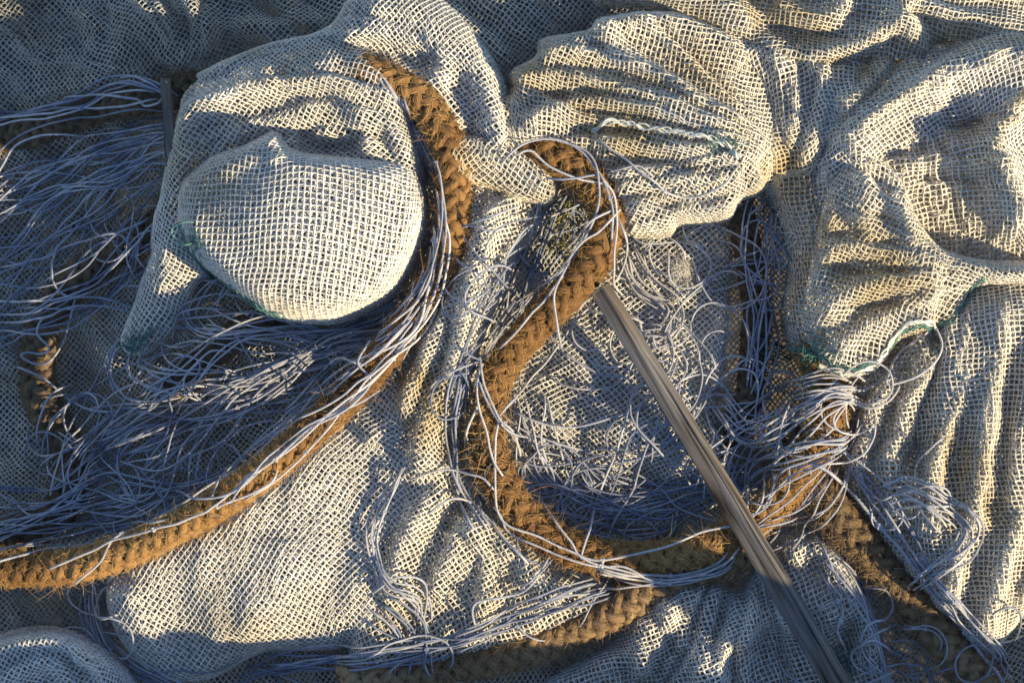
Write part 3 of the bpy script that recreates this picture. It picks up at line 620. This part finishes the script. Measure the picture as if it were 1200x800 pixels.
# ------------------------------------------------------------------ wooden pieces
def stick(name, label, cat, a, b, w0, w1, th, roll, seed, mat=None, wob=1.0):
    global TOP
    r = np.random.default_rng(seed); a, b = np.array(a, float), np.array(b, float)
    n = 160; t = np.linspace(0, 1, n); ax = b - a; ln = np.linalg.norm(ax); T = ax / ln
    A = np.cross(T, (0, 0, 1.)); A /= np.linalg.norm(A); B = np.cross(A, T)
    cr, sr = math.cos(roll), math.sin(roll); A, B = A * cr + B * sr, -A * sr + B * cr
    # rounded rectangle profile
    k = 64; th_ = np.arange(k) / k * 2 * np.pi; e = .17
    px = np.sign(np.cos(th_)) * np.abs(np.cos(th_)) ** e; py = np.sign(np.sin(th_)) * np.abs(np.sin(th_)) ** e
    groove = np.zeros((n, k))
    for q in range(34):                                   # weather checks running along the grain
        c = r.integers(0, k); s0, s1 = np.sort(r.random(2)); d = np.abs((np.arange(k) - c - 2.0 * np.sin(t[:, None] * 3 + q) + k / 2) % k - k / 2)
        groove -= np.exp(-(d / .9) ** 2) * r.uniform(.5, 2.4) * (np.clip(np.minimum((t - s0), (s1 - t)) * 14, 0, 1))[:, None]
    W = np.interp(t, [0, 1], [w0, w1]) / 2; bow = wob * 1.6 * np.sin(t * 5.1 + seed)
    end = np.clip(np.minimum(t, 1 - t) * n / 2.0, 0, 1) ** .5 * .06 + .94
    ex = (px[None] * (W[:, None] + groove + .35 * wander(n, 9, r)[:, None])) * end[:, None]; ey = (py[None] * (th / 2 + groove + .3 * wander(n, 12, r)[:, None])) * end[:, None]
    V = a + T * (t * ln)[:, None, None] + A * (ex + bow[:, None])[..., None] + B * ey[..., None]
    V[0] += T * r.standard_normal((k, 1)) * 1.3; V[-1] += T * r.standard_normal((k, 1)) * 1.3
    idx = np.arange(n * k).reshape(n, k); F = [np.stack([idx[:-1], np.roll(idx, -1, 1)[:-1], np.roll(idx, -1, 1)[1:], idx[1:]], -1).reshape(-1, 4)]
    Vall = np.concatenate([V.reshape(-1, 3), V[0].mean(0)[None], V[-1].mean(0)[None]])
    c0, c1 = n * k, n * k + 1
    for c, row in ((c0, idx[0]), (c1, idx[-1])):
        o = np.roll(row, -1); o2 = np.roll(row, -2); F.append(np.stack([np.full(k // 2, c), row[::2], o[::2], o2[::2]], -1))
    yaw = math.atan2(-(b - a)[1], (b - a)[0]) - math.pi / 2
    w = to_world(Vall); org = to_world(a); cw, sw = math.cos(-yaw), math.sin(-yaw); d = w - org
    loc = np.stack([d[:, 0] * cw - d[:, 1] * sw, d[:, 0] * sw + d[:, 1] * cw, d[:, 2]], 1)
    back = np.stack([loc[:, 0] / S + 600, 400 - loc[:, 1] / S, loc[:, 2] / S], 1)
    o = mesh_obj(name, back, np.concatenate(F), mat or M_wood, None); o.location = org; o.rotation_euler = (0, 0, yaw)
    o['label'] = label; o['category'] = cat
    P = a + ax * t[:, None]; J, I = bbox(P, w1); x, y = GX[J, I], GY[J, I]
    u = ((x - a[0]) * ax[0] + (y - a[1]) * ax[1]) / (ax[0] ** 2 + ax[1] ** 2); dd = np.abs((x - a[0]) * ax[1] - (y - a[1]) * ax[0]) / math.hypot(ax[0], ax[1])
    m = (u > 0) & (u < 1) & (dd < W.mean()); TOP[J, I] = np.where(m, np.maximum(TOP[J, I], a[2] + ax[2] * u + th / 2), TOP[J, I])
    return o
tp0 = TOP.copy()
# ------------------------------------------------------------------ twine, lower bundles first
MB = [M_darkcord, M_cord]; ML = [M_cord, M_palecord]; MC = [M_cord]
def tw(label, at, zmap=None, sm=None, group=None):
    global ZMAP, SMX
    ZMAP, SMX = zmap, sm
    z = float(sample(TOP, np.array([at[0]]), np.array([at[1]]))[0])
    return thing('twine_net', label, 'twine', (at[0], at[1], z), group)
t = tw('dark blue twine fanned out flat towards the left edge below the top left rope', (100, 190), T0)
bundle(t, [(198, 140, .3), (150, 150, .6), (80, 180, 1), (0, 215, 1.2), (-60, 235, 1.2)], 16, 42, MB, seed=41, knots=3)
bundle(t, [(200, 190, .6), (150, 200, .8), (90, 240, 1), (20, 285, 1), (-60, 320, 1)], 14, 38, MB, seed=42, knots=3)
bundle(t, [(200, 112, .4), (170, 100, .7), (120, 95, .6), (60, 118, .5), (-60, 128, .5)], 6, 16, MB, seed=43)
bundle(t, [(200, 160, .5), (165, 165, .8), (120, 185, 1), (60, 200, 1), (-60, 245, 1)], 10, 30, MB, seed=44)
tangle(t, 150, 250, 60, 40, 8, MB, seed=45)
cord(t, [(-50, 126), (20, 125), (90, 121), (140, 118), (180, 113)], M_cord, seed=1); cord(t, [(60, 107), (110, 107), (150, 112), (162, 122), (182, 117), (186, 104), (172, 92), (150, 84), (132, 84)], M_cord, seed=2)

t = tw('loops of dark blue twine over the rope at the left edge', (80, 340), T0)
cord(t, [(-40, 368), (20, 364), (70, 350), (120, 352), (160, 368), (240, 372), (300, 366)], M_cord, seed=3); cord(t, [(-40, 380), (30, 370), (80, 356), (130, 362), (180, 380), (250, 385)], M_cord, seed=4)
cord(t, [(60, 270), (42, 290), (44, 330), (70, 345), (110, 330), (150, 310), (172, 290), (190, 260)], M_cord, seed=5); cord(t, [(-30, 310), (20, 300), (60, 280), (120, 270), (140, 282), (155, 310), (170, 320)], M_cord, seed=6)
cord(t, [(70, 345), (60, 380), (42, 420), (22, 428), (3, 420), (8, 415), (28, 415), (38, 405), (26, 388), (32, 372), (45, 365)], M_cord, seed=7); cord(t, [(0, 432), (30, 444), (60, 468), (90, 480), (130, 488)], M_cord, seed=8)
cord(t, [(-40, 350), (30, 352), (70, 345), (110, 320), (150, 280), (180, 255)], M_cord, seed=9); cord(t, [(-40, 340), (0, 310), (40, 270), (70, 260), (110, 262)], M_darkcord, seed=10)
tangle(t, 70, 340, 110, 90, 7, MB, seed=46, size=(20, 50), knots=2); bundle(t, [(-60, 400), (0, 380), (60, 355), (120, 300), (180, 250)], 7, 30, MB, seed=47)

t = tw('heap of curling blue twine at the lower left above the light brown rope', (170, 520), T0)
tangle(t, 130, 540, 100, 70, 18, MB, seed=48, size=(20, 60), knots=3); tangle(t, 215, 500, 110, 70, 12, MB, seed=49, size=(20, 55), ang=20, knots=2); tangle(t, 60, 560, 90, 70, 8, MB, seed=50)
bundle(t, [(-60, 610), (40, 600), (110, 560), (160, 520), (230, 500)], 12, 34, MB, seed=51); bundle(t, [(-60, 640), (40, 625), (120, 612), (200, 590), (290, 560)], 10, 26, MB, seed=52)

t = tw('thick skein of lilac twine sweeping from under the round cream bundle to the left', (280, 430), T1)
bundle(t, [(498, 330, .3), (478, 356, .45), (430, 378, .7), (370, 392, .9), (300, 410, 1.1), (220, 430, 1.2), (150, 470, 1.2), (90, 530, 1.1), (60, 600, 1)], 20, 44, MC + ML, seed=53, knots=5, lift=(0, 14))
bundle(t, [(490, 345, .3), (460, 385, .5), (400, 405, .8), (320, 445, 1), (240, 480, 1.1), (160, 510, 1.2), (70, 540, 1.2)], 12, 42, MC + ML, seed=54, knots=4, lift=(0, 16))
bundle(t, [(430, 400, .5), (380, 440, .8), (300, 470, 1), (220, 520, 1.1), (150, 590, 1.1), (60, 620, 1)], 9, 40, MC + MB, seed=55, knots=3)
bundle(t, [(300, 300, .6), (240, 330, 1), (220, 370, 1), (260, 390, .9), (340, 395, .8), (400, 410, .6)], 10, 30, MC, seed=56)
bundle(t, [(200, 360, 1), (150, 400, 1), (140, 440, 1), (200, 460, 1), (280, 455, 1), (350, 430, .8)], 9, 26, MC, seed=57)
tangle(t, 255, 400, 75, 45, 16, MC, seed=58, size=(16, 40))

# cords wound beside the first light rope
t = tw('pale twine running between the round bundle and the light brown rope', (500, 220), T2, 5)
bundle(t, [(436, 86, .3), (458, 108, .6), (478, 145, .8), (490, 190, 1), (498, 240, 1), (500, 290, 1.1), (488, 335, 1.2), (455, 365, 1.3), (400, 385, 1.6), (330, 395, 1.8)], 13, 12, ML, seed=59, lift=(0, 8), knots=3, wob=.8)
bundle(t, [(470, 110, .5), (492, 170, .8), (510, 220, 1), (512, 280, 1), (500, 330, 1), (470, 380, 1.3), (420, 420, 1.4)], 6, 12, ML, seed=60, lift=(1, 8))
t = tw('pale twine lying along the light brown rope from the bundle to the left edge', (330, 520), T2)
cord(t, [(520, 240), (527, 290), (514, 350), (480, 400), (440, 445), (395, 480), (360, 510), (310, 545), (258, 590), (235, 602), (150, 628), (100, 650), (60, 665)], M_palecord, seed=11, knots=(.55, .8))
cord(t, [(508, 330), (490, 385), (440, 415), (385, 440), (350, 480), (300, 530), (248, 572), (180, 610), (138, 628), (118, 660), (92, 682)], M_palecord, seed=12, knots=(.62, .86))
cord(t, [(430, 430), (400, 420), (370, 440), (330, 480)], M_palecord, seed=13); cord(t, [(438, 400), (425, 425), (440, 445), (420, 470), (370, 500), (325, 540), (262, 578), (170, 572), (120, 568), (60, 600), (-40, 640)], M_cord, seed=14)
cord(t, [(-50, 668), (30, 650), (90, 640), (138, 628)], M_cord, seed=15); cord(t, [(-50, 655), (40, 640), (110, 622), (200, 606)], M_cord, seed=16); cord(t, [(-50, 640), (30, 615), (90, 570), (130, 560), (200, 572)], M_cord, seed=17)
bundle(t, [(505, 350, .5), (470, 400, 1), (420, 450, 1.2), (350, 505, 1.1), (290, 555, .8), (262, 588, .4)], 7, 20, ML, seed=61, lift=(2, 8)); cord(t, [(262, 588), (300, 575), (325, 560), (330, 545)], M_palecord, seed=18, knots=(0.02,))

# twine on the S rope
t = tw('lilac twine looped over the S-shaped light rope and its bends', (650, 400), T2)
cord(t, [(590, 195), (612, 172), (645, 165), (680, 180), (705, 215), (718, 250), (712, 290)], M_cord, seed=19, knots=(.75,)); cord(t, [(600, 185), (625, 180), (650, 200), (680, 212), (712, 222), (722, 262), (716, 320), (735, 350)], M_palecord, seed=20)
cord(t, [(650, 164), (690, 185), (700, 225), (690, 270), (665, 310), (650, 345), (652, 385), (655, 410)], M_cord, seed=21); cord(t, [(720, 245), (690, 262), (670, 290), (655, 325), (620, 370), (585, 410)], M_palecord, seed=22)
cord(t, [(722, 250), (700, 275), (680, 290), (650, 330), (600, 360), (566, 420), (562, 470), (575, 530), (590, 560)], M_palecord, seed=23); cord(t, [(640, 210), (670, 212), (700, 212), (716, 225)], M_cord, seed=24); cord(t, [(720, 260), (735, 300), (715, 335), (680, 370), (650, 405), (610, 455), (584, 487)], M_palecord, seed=25)
cord(t, [(566, 420), (566, 455), (583, 488), (600, 505), (610, 540)], M_palecord, seed=26, knots=(.62,)); cord(t, [(583, 488), (580, 540), (588, 600), (625, 620), (680, 648), (720, 652), (770, 640), (820, 622), (866, 614)], M_palecord, seed=27, knots=(.01, .6))
cord(t, [(600, 530), (640, 590), (665, 630), (682, 652), (740, 668), (778, 680), (830, 665), (862, 650)], M_palecord, seed=28, knots=(.5, .75)); cord(t, [(560, 470), (548, 510), (560, 560), (590, 610), (640, 655), (690, 682), (740, 684), (790, 672), (840, 668)], M_palecord, seed=29)
cord(t, [(548, 560), (585, 600), (600, 625), (680, 655), (730, 660), (756, 676)], M_palecord, seed=30); cord(t, [(655, 410), (700, 440), (740, 460), (690, 620), (682, 650)], M_cord, seed=31); cord(t, [(560, 440), (590, 500), (640, 520)], M_cord, seed=32)
bundle(t, [(690, 662, .4), (740, 674, .7), (790, 676, .7), (840, 664, .8), (866, 640, .8)], 5, 10, ML, seed=62)

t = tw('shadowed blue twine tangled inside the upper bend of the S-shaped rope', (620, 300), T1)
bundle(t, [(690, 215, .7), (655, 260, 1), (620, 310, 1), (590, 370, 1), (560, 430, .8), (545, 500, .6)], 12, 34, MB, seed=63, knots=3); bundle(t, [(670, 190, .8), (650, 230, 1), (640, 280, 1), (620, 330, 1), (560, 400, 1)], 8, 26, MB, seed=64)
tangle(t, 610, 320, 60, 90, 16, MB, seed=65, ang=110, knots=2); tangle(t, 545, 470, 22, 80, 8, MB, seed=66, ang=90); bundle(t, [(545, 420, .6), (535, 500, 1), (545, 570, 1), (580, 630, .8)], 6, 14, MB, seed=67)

t = tw('thin loops of lilac twine scattered over the net left of the wooden stick', (700, 500), T1)
tangle(t, 690, 460, 110, 90, 9, MC + MB, seed=68, size=(40, 90), lift=(3, 14), drift=.8, knots=5); tangle(t, 730, 570, 120, 55, 26, MC + MB, seed=69, size=(50, 90), lift=(4, 12), ang=-10, knots=3)
cord(t, [(640, 440), (680, 455), (720, 450), (745, 420), (752, 385), (738, 368), (700, 365)], M_palecord, seed=33); cord(t, [(600, 480), (650, 500), (710, 490), (760, 470), (780, 440)], M_cord, seed=34)
bundle(t, [(600, 470, 1), (620, 520, 1), (660, 580, 1), (720, 610, 1), (800, 600, 1)], 8, 30, MC, seed=70); bundle(t, [(680, 560, 1), (760, 590, 1), (820, 580, .8), (900, 560, .6)], 12, 30, MB, seed=71)

t = tw('knot of blue and white twine between the fan of folds and the right net', (850, 320), T1)
tangle(t, 870, 290, 55, 70, 22, MC + MB, seed=72, size=(20, 46), knots=3); tangle(t, 760, 350, 45, 55, 18, [M_palecord], seed=73, size=(14, 36)); bundle(t, [(905, 215, .6), (900, 270, 1), (895, 340, 1), (890, 400, 1), (880, 460, 1)], 12, 22, MC, seed=74)
tangle(t, 820, 420, 60, 90, 16, MC, seed=75, ang=90, size=(20, 60)); bundle(t, [(735, 290, .6), (755, 330, 1), (790, 360, 1), (780, 390, .8), (745, 400, .6)], 8, 18, [M_palecord], seed=76); tangle(t, 800, 280, 40, 22, 10, MC, seed=77)

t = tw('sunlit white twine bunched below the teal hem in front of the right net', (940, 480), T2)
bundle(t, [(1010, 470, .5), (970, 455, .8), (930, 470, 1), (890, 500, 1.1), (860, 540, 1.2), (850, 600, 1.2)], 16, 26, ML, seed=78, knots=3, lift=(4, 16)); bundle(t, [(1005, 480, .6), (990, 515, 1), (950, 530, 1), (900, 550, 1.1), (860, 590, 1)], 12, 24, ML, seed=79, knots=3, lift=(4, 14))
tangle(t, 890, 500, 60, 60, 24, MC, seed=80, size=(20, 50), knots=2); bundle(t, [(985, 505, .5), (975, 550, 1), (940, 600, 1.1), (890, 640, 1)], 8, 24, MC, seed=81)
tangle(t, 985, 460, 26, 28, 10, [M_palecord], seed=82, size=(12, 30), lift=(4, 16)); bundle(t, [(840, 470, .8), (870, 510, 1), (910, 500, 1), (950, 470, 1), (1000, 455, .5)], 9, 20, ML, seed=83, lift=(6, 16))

t = tw('blue twine hanging along the right side of the corner rope', (1040, 640), T2)
bundle(t, [(975, 520, .4), (1008, 560, .8), (1045, 610, 1), (1085, 668, .8), (1125, 720, .7), (1165, 760, .6), (1200, 810, .5)], 6, 10, MC + MB, seed=84, knots=3)
cord(t, [(945, 535), (985, 565), (1018, 600), (1060, 650), (1098, 705), (1135, 750), (1172, 800), (1190, 840)], M_cord, rad=2.0, seed=35, knots=(.3, .7)); tangle(t, 1022, 588, 16, 20, 6, ML, seed=85, size=(14, 30))
t = tw('loose loops of pale twine on the lit net above the corner rope', (1090, 610))
bundle(t, [(1030, 580, .8), (1060, 570, 1), (1095, 585, 1), (1120, 600, 1), (1130, 620, 1), (1115, 645, 1), (1085, 665, .8), (1060, 690, .5)], 9, 16, ML, seed=86, lift=(4, 14)); tangle(t, 1105, 610, 32, 36, 6, ML, seed=87, size=(14, 36))
t = tw('frayed knot of blue twine in the gap at the lower right', (1045, 770))
tangle(t, 1042, 775, 22, 40, 18, MC, seed=88, size=(14, 34), knots=2); bundle(t, [(950, 620, .6), (985, 660, 1), (1015, 710, 1), (1030, 760, 1), (1040, 830, 1)], 7, 14, MC, seed=89)
tangle(t, 1165, 775, 24, 40, 8, MB, seed=90, ang=60)
t = tw('ragged white cord stuck with teal thread on the net under the stick', (975, 700))
cord(t, [(960, 670), (975, 690), (985, 710), (978, 735), (990, 760)], M_palecord, seed=36, knots=(.3, .6)); cord(t, [(950, 715), (970, 705), (982, 700), (968, 680), (972, 665)], M_palecord, seed=37, knots=(.4,)); cord(t, [(1010, 690), (1035, 692), (1042, 712), (1025, 725), (1008, 715)], M_cord, seed=38)

t = tw('band of dark blue twine along the bottom edge beside the lower rope', (480, 760), T1)
bundle(t, [(270, 796, .8), (350, 778, 1), (430, 768, 1), (500, 755, 1), (560, 738, 1), (620, 715, .9), (680, 694, .8), (740, 680, .6)], 12, 13, MC + MB, seed=91, knots=4); bundle(t, [(440, 700, .8), (465, 720, 1), (480, 745, 1), (475, 790, 1)], 8, 22, MB, seed=92)
tangle(t, 400, 790, 120, 22, 8, MC, seed=93, ang=0); cord(t, [(515, 800), (502, 785), (498, 762), (505, 740)], M_cord, seed=39); cord(t, [(440, 800), (470, 775), (500, 765)], M_palecord, seed=40)
t = tw('strands of blue twine dropping from the light rope to the bottom left corner', (130, 730), T1)
cord(t, [(130, 680), (112, 700), (108, 718), (120, 725), (140, 720)], M_palecord, seed=41); cord(t, [(105, 705), (115, 745), (150, 775), (200, 800), (240, 820)], M_cord, seed=42)
bundle(t, [(100, 690, .6), (105, 730, 1), (130, 765, 1), (180, 795, 1), (240, 830, 1)], 8, 14, MC + MB, seed=93); tangle(t, 105, 735, 24, 40, 8, MB, seed=94, ang=80)

t = tw('long cords trailing down the middle net beside the S-shaped rope', (520, 620))
cord(t, [(480, 560), (520, 550), (560, 552), (580, 575)], M_palecord, seed=43); cord(t, [(500, 600), (530, 582), (560, 592), (590, 625), (620, 660)], M_palecord, seed=44); cord(t, [(440, 690), (470, 670), (500, 680), (500, 730), (490, 760)], M_cord, seed=45)
bundle(t, [(470, 540, .6), (440, 620, .6), (455, 680, 1), (490, 700, 1), (492, 750, 1)], 5, 14, MC, seed=95); cord(t, [(640, 650), (610, 690), (560, 700), (555, 740)], M_cord, seed=46)

ZMAP = SMX = None
# ------------------------------------------------------------------ hems, seams and stitching that belong to a net
def stitched(net_key, name, pts, mat, n, amp, seed, rad=.8, lift=3):
    r = np.random.default_rng(seed); t = NETS[net_key][0]
    for k in range(n):
        G = spline(pts, 3.0); T = np.gradient(G, axis=0); T /= np.linalg.norm(T, axis=1, keepdims=True); N = np.stack([-T[:, 1], T[:, 0]], 1)
        ph = r.uniform(0, 6.3); s = np.arange(len(G)) * 3.0
        Q = G + N * (amp * np.sin(s / 4.2 + ph) + amp * .6 * wander(len(G), 8, r))[:, None]
        z = top_along(Q, 4) + lift + amp * .5 * np.cos(s / 4.2 + ph)
        V, F = ring_tubes(spline(np.concatenate([Q, z[:, None]], 1), 1.5)[None], rad, 5); mesh_obj(name, V, F, mat, t, np.array(t.location))
def wisps(net_key, name, cx, cy, rx, ry, n, mat, seed, rad=.5, parent=None, ln=(8, 22), lift=(1, 9)):
    r = np.random.default_rng(seed); t = parent or NETS[net_key][0]; segs = []
    for k in range(n):
        a = r.uniform(0, 6.3); u = math.sqrt(r.random()); x, y = cx + rx * u * math.cos(a), cy + ry * u * math.sin(a); L = r.uniform(*ln); hd = r.uniform(0, 6.3); cv = r.standard_normal() * .25
        p = [(x, y)]
        for q in range(7): hd += cv; x += L / 7 * math.cos(hd); y += L / 7 * math.sin(hd); p.append((x, y))
        p = np.array(p); z = sample(TOP, p[:, 0], p[:, 1]) + r.uniform(*lift) + np.sin(np.linspace(0, 3.1, 8)) * 3; segs.append(np.concatenate([p, z[:, None]], 1))
    V, F = ring_tubes(np.stack(segs), rad * np.linspace(1, .5, 8), 3); o = mesh_obj(name, V, F, mat, t, np.array(t.location)); o['kind'] = 'stuff'; return o
stitched('ball', 'teal_stitching', [(212, 262), (222, 290), (240, 318), (270, 338), (300, 358), (335, 374)], M_teal, 5, 2.6, 101); wisps('ball', 'teal_frays', 232, 290, 14, 14, 40, M_teal, 102)
cord(NETS['ball'][0], [(236, 262), (222, 262), (208, 270), (208, 280), (222, 290), (236, 288)], M_teal, rad=1.1, seed=47)
stitched('bundle', 'teal_stitching', [(130, 402), (145, 412), (160, 398), (172, 385)], M_teal, 3, 3, 103); wisps('bundle', 'teal_frays', 150, 400, 16, 12, 40, M_teal, 104)
stitched('pocket', 'teal_stitching', [(1142, 326), (1125, 352), (1108, 374), (1085, 384), (1060, 384), (1040, 402), (1022, 422), (990, 432), (960, 422), (935, 410), (910, 402)], M_teal, 3, 2.0, 105); wisps('pocket', 'teal_frays', 935, 412, 30, 14, 50, M_teal, 106, ln=(14, 40), rad=.7)
stitched('pocket', 'hem_cord', [(1094, 386), (1072, 378), (1050, 382), (1036, 402), (1020, 426), (985, 438), (955, 428)], M_seam, 3, 1.6, 107, rad=1.3)
cord(NETS['pocket'][0], [(1088, 380), (1095, 405), (1080, 430), (1050, 444), (1030, 446), (1038, 425), (1060, 400), (1080, 388)], M_palecord, seed=48); cord(NETS['pocket'][0], [(1060, 395), (1042, 420), (1030, 440), (1002, 455), (970, 448)], M_palecord, seed=49)
stitched('fan', 'seam_cord', [(693, 158), (704, 149), (718, 147), (741, 152), (771, 158), (800, 164), (830, 170), (848, 178), (858, 192)], M_seam, 4, 1.8, 108, rad=1.25); wisps('fan', 'teal_frays', 838, 174, 18, 8, 30, M_teal, 109)
cord(NETS['fan'][0], [(700, 172), (730, 188), (760, 215), (778, 232), (810, 236), (842, 222), (855, 205)], M_palecord, rad=1.3, seed=50, knots=(.5,))
cord(NETS['fan'][0], [(715, 205), (745, 200), (765, 210)], M_palecord, rad=1.2, seed=51)
stitched('right', 'whipped_edge', [(912, 250), (918, 268), (926, 275), (922, 292), (919, 315)], M_seam, 4, 4.0, 110, rad=1.2)
wisps('bottom', 'teal_frays', 985, 775, 14, 22, 60, M_teal, 111)
for k, (key, cx, cy, rx, ry, n) in enumerate([('fan', 780, 120, 130, 60, 12), ('fan', 800, 250, 60, 14, 26), ('right', 1080, 560, 90, 150, 16), ('right', 1060, 170, 100, 70, 10), ('strip', 520, 560, 60, 120, 14),
                                            ('lowleft', 300, 650, 110, 70, 8), ('pocket', 1040, 420, 50, 16, 26), ('pocket', 940, 340, 12, 60, 14), ('bottom', 960, 700, 40, 50, 20), ('hood', 450, 60, 70, 30, 8)]):
    wisps(key, 'stray_threads', cx, cy, rx, ry, n, M_palecord, 120 + k, .42, ln=(14, 42), lift=(0, 5))
# fluff, straw, frayed wool
r = np.random.default_rng(5)
t = thing('tuft_of_fluff', 'small white tuft of frayed fluff in the gap under the fan of folds', 'fluff', (800, 318, float(sample(TOP, np.array([800.]), np.array([318.]))[0])))
o = wisps(None, 'frayed_strands', 800, 318, 10, 13, 260, M_wool, 112, .35, t, (6, 16), (0, 12)); o['kind'] = 'stuff'
t = thing('straw_wisp', 'wisp of greenish straw caught inside the upper bend of the S-shaped rope', 'straw', (665, 270, 60))
o = wisps(None, 'stalks', 662, 272, 20, 34, 70, M_straw, 113, .7, t, (8, 24), (2, 12)); o['kind'] = 'stuff'
# wood last: it lies on everything
stick('wooden_stick', 'weathered grey wooden stick lying diagonally across the ropes', 'stick', (702, 338, 92), (1003, 838, 128), 20, 27, 20, .45, 201)
stick('thin_board', 'narrow dark slat standing among blue twine at the top left', 'board', (192, 92, 40), (203, 232, 22), 12, 15, 5, .2, 202, wob=.3)
